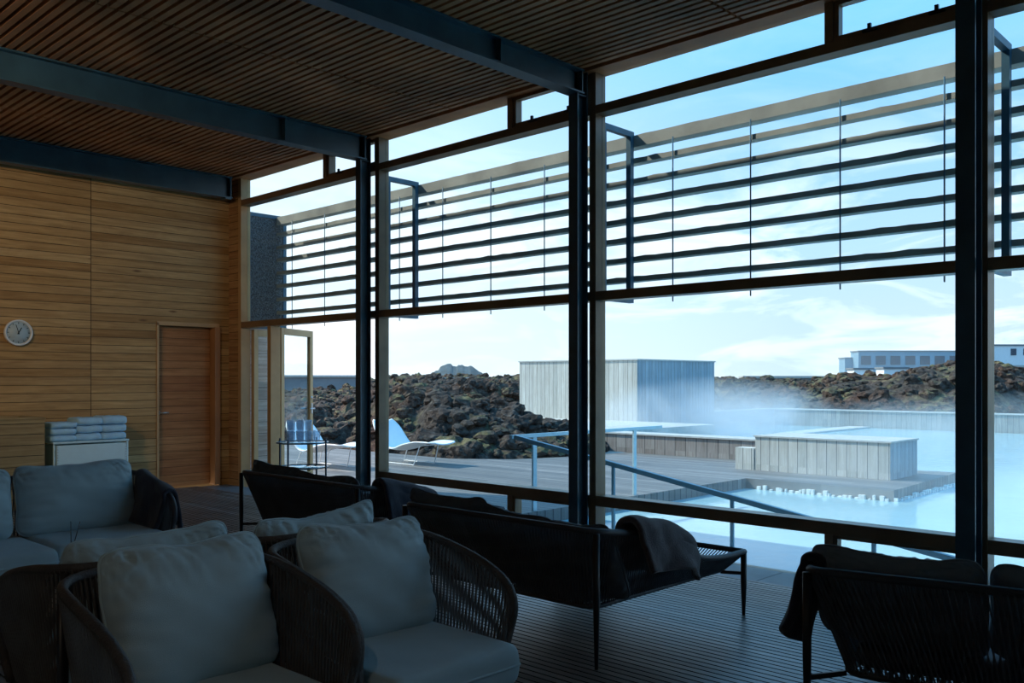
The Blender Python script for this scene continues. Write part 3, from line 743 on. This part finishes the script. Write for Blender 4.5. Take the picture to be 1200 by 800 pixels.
# railing
r = empty('pool_railing', (7.2,6.8,DZo)); tag(r, 'blue steel handrail descending along the ramp into the pool', 'railing')
def rp(y): return .76 - DZo - .159*(6.8-y)
pts = [(0,0,rp(6.8)),(0,-9.0,rp(-2.2))]
MB().bar(pts[0],pts[1],.045,.045).build('handrail', M['railing'], r)
for yy in (5.45,4.12,2.85,1.98,.6,-.8,-2.1):
    MB().box(-.011,.011,yy-6.8-.016,yy-6.8+.016,rp(yy)-1.1,rp(yy)-.02).build('post', M['railing'], r)
r = empty('pool_railing', (7.2,6.85,DZo)); tag(r, 'short level steel handrail at the top of the pool ramp', 'railing')
MB().bar((-.02,0,.86),(2.9,0,.86),.045,.04).build('handrail', M['railing_l'], r)
for xx in (.37,2.3): MB().box(xx-.03,xx+.03,-.012,.012,0,.85).build('post', M['railing_l'], r)
# loungers
def lounger():
    root = empty('sun_lounger'); n = 40; W = .31
    pr = crom([(0,0,.365),(0,.25,.372),(0,.5,.36),(0,.8,.30),(0,1.0,.235),(0,1.14,.225),(0,1.28,.27),(0,1.45,.42),(0,1.62,.60),(0,1.74,.72)], 6)
    P = []; nv = 12
    for i, p in enumerate(pr):
        t = i/(len(pr)-1); k = 1-.30*max(0,(t-.8)/.2)**2 - .25*max(0,(.06-t)/.06)**2
        for j in range(nv+1):
            s = j/nv*2-1; P.append((s*W*k, p.y, p.z + .035*s*s))
    m = MB().grid(P, len(pr), nv+1); o = m.build('shell', M['lounger'], root)
    so = o.modifiers.new('s','SOLIDIFY'); so.thickness = .022
    for s in (-1,1):
        x = s*.24
        MB().tube(crom([(x*.9,.42,.345),(x,.55,.02),(x,.62,.009),(x,1.32,.009),(x,1.38,.02),(x*.9,1.26,.26)],5), .009, 8).build('sled_leg', M['lounger'], root)
    MB().tube([(-.22,.42,.345),(.22,.42,.345)], .009, 8).build('cross_bar', M['lounger'], root)
    return root
l1 = lounger(); l1.location = (10.4,11.48,DZo); tag(l1, 'white shell lounger behind the second window bay, in front of the rocks', 'sun lounger', 'white loungers on the deck')
l2 = copy_tree(l1); l2.location = (9.0,12.15,DZo); l2['label'] = 'white shell lounger seen through the open doorway behind the glass trolley'
# ------------------------------------------------------------------ lava fields
def ss(a, b, x): t = max(0, min(1, (x-a)/(b-a))); return t*t*(3-2*t)
def hL(x, y):      # left field
    if y > 12.6: e = x - 11.7
    else: e = ((x-11.7)*.55 + (y-12.4)*.83) if x < 13.6 else (y-11.35)
    if x > 15: e = min(e, y - (19.2 if x < 24.9 else 16.4))
    e = min(e, 40)
    if e < 0: return -.5 + .4*max(-1, e)
    far = 1.32 + .10*nz(x*.06, y*.06, 9)*3
    # lower ground towards the doorway view
    a = math.atan2(x, y)
    low = ss(.70, .62, a)
    near = .35 + .5*ss(.2, 2.5, e) + .28*ss(5, 16, e)
    hgt = near*(1-ss(12,30,e)) + far*ss(12,30,e)
    # keep clear of the cabin platform
    if x > 13.2 and y < 19.5: hgt *= .62 + .38*ss(14.8, 12.5, x)
    hgt -= .75*low*(1-ss(25,40,e)*.4)
    k = min(1, e/1.2)
    return -.1 + k*hgt + k*(.55*nz(x*.35,y*.35,3) + .50*abs(nz(x*.9,y*.9,1)) + .30*nz(x*2.2,y*2.2,5) + .10*nz(x*5,y*5,2))
def hR(x, y):      # right field
    s = max(0, min(1, (x-31.0)/5)); far = .20 + .40*s
    g1 = 1.35*math.exp(-(((x-39.5)/4.2)**2 + ((y-12.0)/2.6)**2))
    g2 = .75*math.exp(-(((x-41)/4)**2 + ((y-17.5)/2.4)**2))
    g3 = .35*math.exp(-(((x-41)/5)**2 + ((y-23)/3)**2))
    cut = 1.1*ss(10.5, 8.0, y)
    return -.05 + s*(far + .88*g1 + g2*.6 + g3 - cut) + .3*s + (.35*nz(x*.3,y*.3,2) + .35*abs(nz(x*.8,y*.8,8)) + .16*nz(x*2,y*2,5))*(.4+.6*s)
def rocks(name, label, hf, x0, x1, y0, y1, st, n, smin, smax, keep, seed, near):
    nx = int((x1-x0)/st)+1; ny = int((y1-y0)/st)+1; P = []
    for i in range(nx):
        for j in range(ny):
            x = x0+i*st; y = y0+j*st; P.append((x, y, hf(x, y)))
    mb = MB().grid(P, nx, ny, smooth=False)
    # rubble strewn on top
    import bmesh
    bases = []
    for k in range(6):
        bm = bmesh.new(); bmesh.ops.create_icosphere(bm, subdivisions=2 if k < 4 else 3, radius=1)
        for v in bm.verts:
            c = v.co.copy(); q = 1 + .38*nz(c.x*1.4+k*5, c.y*1.4, c.z*1.4) + .22*nz(c.x*3.5, c.y*3.5+k*3, c.z*3.5)
            v.co = c*q
        bases.append((np.array([v.co[:] for v in bm.verts]), [tuple(v.index for v in f.verts) for f in bm.faces])); bm.free()
    rg = random.Random(seed); VV = [np.array(mb.v)]; FF = list(mb.f); base_n = len(mb.v); cnt = 0; tries = 0
    while cnt < n and tries < n*20:
        tries += 1
        x = x0 + (x1-x0)*(rg.random()**near[0]); y = y0 + (y1-y0)*(rg.random()**near[1] if near[1] > 0 else rg.random())
        if not keep(x, y): continue
        z = hf(x, y); s = smin + (smax-smin)*rg.random()**2.2
        V, F = bases[rg.choice((0,1,2,3)) if s < smax*.6 else rg.choice((4,5))]
        R = np.array(Matrix.Rotation(rg.uniform(0,6.28),3,'Z') @ Matrix.Rotation(rg.uniform(-.6,.6),3,'X'))
        W = (V*np.array([s*rg.uniform(.8,1.3), s*rg.uniform(.8,1.3), s*rg.uniform(.55,.95)])) @ R.T + np.array([x, y, z - s*.1])
        VV.append(W); FF += [tuple(a+base_n for a in f) for f in F]; base_n += len(V); cnt += 1
    V = np.vstack(VV); me = bpy.data.meshes.new(name); me.from_pydata(V.tolist(), [], FF); me.update()
    me.materials.append(M['lava']); o = bpy.data.objects.new(name, me); C.objects.link(o)
    tag(o, label, 'lava rocks', kind='stuff'); return o
rocks('lava_rocks', 'rugged brown lava rocks with moss beyond the terrace deck', hL, 10.8, 62, 10.6, 75, .24, 7500, .05, .30,
      lambda x, y: hL(x, y) > -.05 and not (19.5 < x < 24.6 and 13.9 < y < 19.3) and not (x > 15 and hL(x, y) < .2) and y/x > .42 and y/x < 2.2, 11, (2.0, 1.7))
rocks('lava_rocks', 'lava rock heap behind the far pool wall', hR, 31.0, 62, -12, 42, .28, 5200, .09, .38,
      lambda x, y: y/x > .1, 12, (1.5, 0))
# base ground far away
o = MB().box(31, 700, -500, 700, -1.2, -.35).box(-100,31,22,700,-1.2,-.36).build('ground_plain', M['ridge']); tag(o, 'dark lava plain reaching to the horizon', 'ground', kind='structure')
# far ridge, buildings
m = MB(); P = []; n = 60
for i in range(n+1):
    a = i/n; px = 495 + 85*a; u = (px-600)/1051; D = 300
    for dd, hh_ in ((-14,0),(0,1),(14,0)):
        X = (D+dd)*(.7246+u*.6892); Y = (D+dd)*(.6892-u*.7246)
        z = -.4 + hh_*(6.6*min(1, 4*a, 3*(1-a))**.8 + 1.4*nz(a*7, 1) + .7*nz(a*25, 3))
        P.append((X, Y, z))
m.grid(P, n+1, 3); o = m.build('distant_ridge', M['ridge']); tag(o, 'distant dark ridge half lost in white steam', 'hill', kind='structure')
def at(px, D):
    u = (px-600)/1051; return Vector((D*(.7246+u*.6892), D*(.6892-u*.7246), 0))
def zz(py, D): return 1.39 + (445-py)*D/1051
def block(name, label, cat, px0, px1, py0, py1, D, depth, mat, wins=(), D1=None, wmat='dark_opening', group=None):
    a = at(px0, D); c = at(px1, D1 or D); d_ = (c-a); L = d_.length; ang = math.atan2(d_.y, d_.x)
    z1 = zz(py0, D); r = empty(name, (a.x, a.y, -.4), ang); tag(r, label, cat, group)
    b0 = MB().box(0, L, 0, depth, 0, z1+.4).build('walls', mat, r)
    MB().box(-.1, L+.1, -.1, depth+.1, z1+.4, z1+.55).build('roof', M['greywall'] if mat != M['greywall'] else M['cap'], r)
    for (f0, f1, zA, zB) in wins:
        w_ = MB().box(L*f0, L*f1, -.06, .0, z1+.4-zA, z1+.4-zB).build('window', M[wmat], r)
    return r
block('long_building', 'long blue grey building behind the lava rocks at the right', 'building', 1006, 1150, 412, 440, 110, 2.5, M['bluegrey'],
      [(0.02+.12*k, .10+.12*k, 1.6, .5) for k in range(8)])
block('low_building', 'lower blue grey building just left of the long one', 'building', 990, 1004, 420, 440, 112, 2, M['bluegrey'])
block('white_hut', 'small white hut, left one of two behind the rocks', 'hut', 1001, 1023, 433, 445, 75, 1.6, M['plaster'])
block('white_hut', 'small white hut with dark window, right one behind the rocks', 'hut', 1036, 1064, 432, 445, 72, 1.6, M['plaster'], [(.42,.55,.55,.35)])
block('white_building', 'white building with square windows at the right edge', 'building', 1155, 1260, 405, 440, 95, 2, M['plaster'], [(.28,.34,1.0,.3),(.42,.48,1.0,.3),(.6,.66,1.0,.3)])
block('grey_wall', 'grey concrete wall below the white building at the right edge', 'wall', 1166, 1260, 430, 450, 70, 2, M['greywall'])
block('grey_wall', 'long low grey wall on the skyline through the open doorway', 'wall', 330, 425, 442, 449, 62, 1.2, M['greywall'])
block('grey_wall', 'grey wall crossing the top of the mossy rocks', 'wall', 505, 562, 445, 455, 52, 1.0, M['greywall'])
block('grey_wall', 'low grey wall before the right hand lava field skyline', 'wall', 872, 978, 443, 452, 60, 1.0, M['greywall'])
# ------------------------------------------------------------------ steam (real volumes)
def steam(name, label, loc, size, dens, scale, lo, hi, aniso=.3, color=(.93,.97,1), zfall=1.0, seed=0.0):
    m = MB(); 
    P = []; n1, n2 = 16, 24
    for i in range(n1+1):
        th = PI*i/n1
        for j in range(n2): P.append((math.sin(th)*math.cos(2*PI*j/n2), math.sin(th)*math.sin(2*PI*j/n2), math.cos(th)))
    m.grid(P, n1+1, n2, wrap=True)
    mt, nt, out = mat_new(name); g = NG(nt); v = g.n('VolumePrincipled'); g.l(v.outputs[0], out.inputs['Volume'])
    ob = g.obj(); nd = g.n('VectorMath', operation='LENGTH'); g.l(ob, nd.inputs[0]); r_ = nd.outputs['Value']
    fall = g.ramp(r_, [(0,(1,1,1)),(.55,(.55,.55,.55)),(.95,(0,0,0))])
    sx = g.n('VectorMath', operation='MULTIPLY'); g.l(g.pos(), sx.inputs[0]); sx.inputs[1].default_value = (1,1,.8)
    ad = g.n('VectorMath', operation='ADD'); g.l(sx.outputs[0], ad.inputs[0]); ad.inputs[1].default_value = (seed,seed,0)
    nn = g.noise(ad.outputs[0], scale, 3, .55, .4)
    d_ = g.math('MULTIPLY', g.math('MULTIPLY', g.ramp(nn, [(lo,(0,0,0)),(hi,(1,1,1))]), fall), dens)
    g.l(d_, v.inputs['Density']); v.inputs['Color'].default_value = c4(color); v.inputs['Anisotropy'].default_value = aniso
    o = m.build(name, mt); o.location = loc; o.scale = size
    mt.cycles.volume_step_rate = 1.0 if hasattr(mt, 'cycles') else 1
    tag(o, label, 'steam', kind='stuff'); return o
STEAM = True
if STEAM:
    steam('steam_cloud', 'thin white steam drifting at the foot of the tall cabin', (20.5,12.2,.2), (5.5,3.0,1.4), .9, .55, .40, .64)
    steam('steam_cloud', 'thin steam over the near pool water beside the deck', (12.0,3.8,-.1), (6.5,5.0,.9), .16, .6, .4, .65, seed=4)
    steam('steam_cloud', 'steam drifting low over the far pool at the right', (24,6,.1), (7,7,1.1), .16, .4, .38, .65, seed=9)
    steam('steam_cloud', 'white steam plume rising behind the mossy rocks', (150,178,5), (48,30,13), .004, .05, .35, .6, seed=2)
    steam('steam_cloud', 'steam drifting in front of the distant buildings', (88,38,3), (22,14,5), .018, .10, .38, .6, seed=6)
# ------------------------------------------------------------------ light
w = bpy.data.worlds.new('sky'); bpy.context.scene.world = w; w.use_nodes = True; nt = w.node_tree; nt.nodes.clear(); g = NG(nt)
out = g.n('OutputWorld'); bg = g.n('Background'); g.l(bg.outputs[0], out.inputs[0])
v = g.n('TexCoord').outputs['Generated']; P = g.sep(v)
sky = g.ramp(P[2], [(0.0,(.53,.59,.645)),(.05,(.48,.57,.66)),(.14,(.39,.54,.70)),(.27,(.24,.45,.70)),(.42,(.12,.46,.84)),(1.0,(.06,.42,.88))])
# hazier and whiter towards the sun's side of the sky
sunside = g.math('ADD', g.math('MULTIPLY', P[1], .95), g.math('MULTIPLY', P[0], -.30))
hz = g.math('MULTIPLY', g.ramp(sunside, [(.15,(0,0,0)),(.75,(1,1,1))]), g.ramp(P[2], [(.0,(1,1,1)),(.25,(.75,.75,.75)),(.5,(.15,.15,.15))]))
sky = g.mix(g.math('MULTIPLY', hz, .9), sky, (.80,.86,.92,1))
# clouds on a plane overhead so they flatten towards the horizon
dv = g.math('MAXIMUM', P[2], .0)
cv = g.comb(g.math('DIVIDE', P[0], g.math('ADD', dv, .22)), g.math('DIVIDE', P[1], g.math('ADD', dv, .22)), g.math('MULTIPLY', P[2], 5.0))
cn = g.noise(cv, 1.7, 8, .62, .8)
cm = g.math('MULTIPLY', g.ramp(cn, [(.44,(0,0,0)),(.58,(1,1,1))]), g.ramp(P[2], [(.0,(.8,.8,.8)),(.16,(.85,.85,.85)),(.27,(.12,.12,.12)),(.6,(.08,.08,.08))]))
col = g.mix(cm, sky, (.76,.79,.82,1))
g.l(col, bg.inputs[0]); bg.inputs[1].default_value = 1.34
for k, (lx, ly) in enumerate([(-1.6,5.6),(-.2,5.0),(-2.6,2.2),(-1.2,.2)]):  # added fill spotlights outside the view, they warm the back wall
    tgt = Vector([(2.0,YB,2.9),(4.7,YB,2.7),(1.5,YB,3.0),(1.0,3,0.0)][k]); r = empty('track_spotlight', (lx,ly,3.80)); tag(r, ['black ceiling spotlight aimed at the left of the wooden back wall','black ceiling spotlight aimed at the inner door','black ceiling spotlight over the middle of the room','black ceiling spotlight near the front of the room'][k], 'spotlight', 'ceiling spotlights')
    dv_ = (tgt - Vector((lx,ly,3.8))).normalized(); qq = dv_.to_track_quat('-Z','Y').to_matrix().to_4x4()
    MB().lathe([(0,.10),(.045,.10),(.05,.07),(.05,-.06),(.044,-.06),(.044,.06),(0,.06)], 24).build('lamp_housing', M['leg'], r, xf=qq)
    MB().box(-.012,.012,-.012,.012,.05,.26).build('lamp_stem', M['leg'], r)
    ld = bpy.data.lights.new('spot', 'SPOT'); ld.energy = [150,180,90,24][k]; ld.color = (1.0,.80,.58); ld.spot_size = math.radians([58,54,60,70][k]); ld.spot_blend = 1.0; ld.shadow_soft_size = .04
    lo = bpy.data.objects.new('spot', ld); C.objects.link(lo); lo.parent = r; lo.rotation_euler = dv_.to_track_quat('-Z','Y').to_euler(); lo.location = dv_*.03
sd = bpy.data.lights.new('sun', 'SUN'); sd.energy = 4.8; sd.angle = .01; sd.color = (1.0,.90,.76)
so = bpy.data.objects.new('sun', sd); C.objects.link(so)
dirv = Vector((.38,-1.0,-.95)).normalized()
so.rotation_euler = dirv.to_track_quat('-Z','Y').to_euler()
# ------------------------------------------------------------------ camera
cd = bpy.data.cameras.new('camera'); cam = bpy.data.objects.new('camera', cd); C.objects.link(cam)
cd.sensor_width = 36; cd.lens = 1051/1200*36; cd.shift_y = 45/1200; cd.clip_end = 3000
cam.location = (0,0,1.39); cam.rotation_euler = (PI/2, 0, -math.radians(46.43))
S = bpy.context.scene; S.camera = cam
S.view_settings.view_transform = 'Standard'; S.view_settings.look = 'None'; S.view_settings.gamma = 1; S.view_settings.exposure = 0.45; S.view_settings.use_curve_mapping = False
cy_ = S.cycles; cy_.use_denoising = True; cy_.max_bounces = 8; cy_.diffuse_bounces = 4; cy_.glossy_bounces = 3; cy_.transparent_max_bounces = 24; cy_.volume_bounces = 1
cy_.sample_clamp_indirect = 4
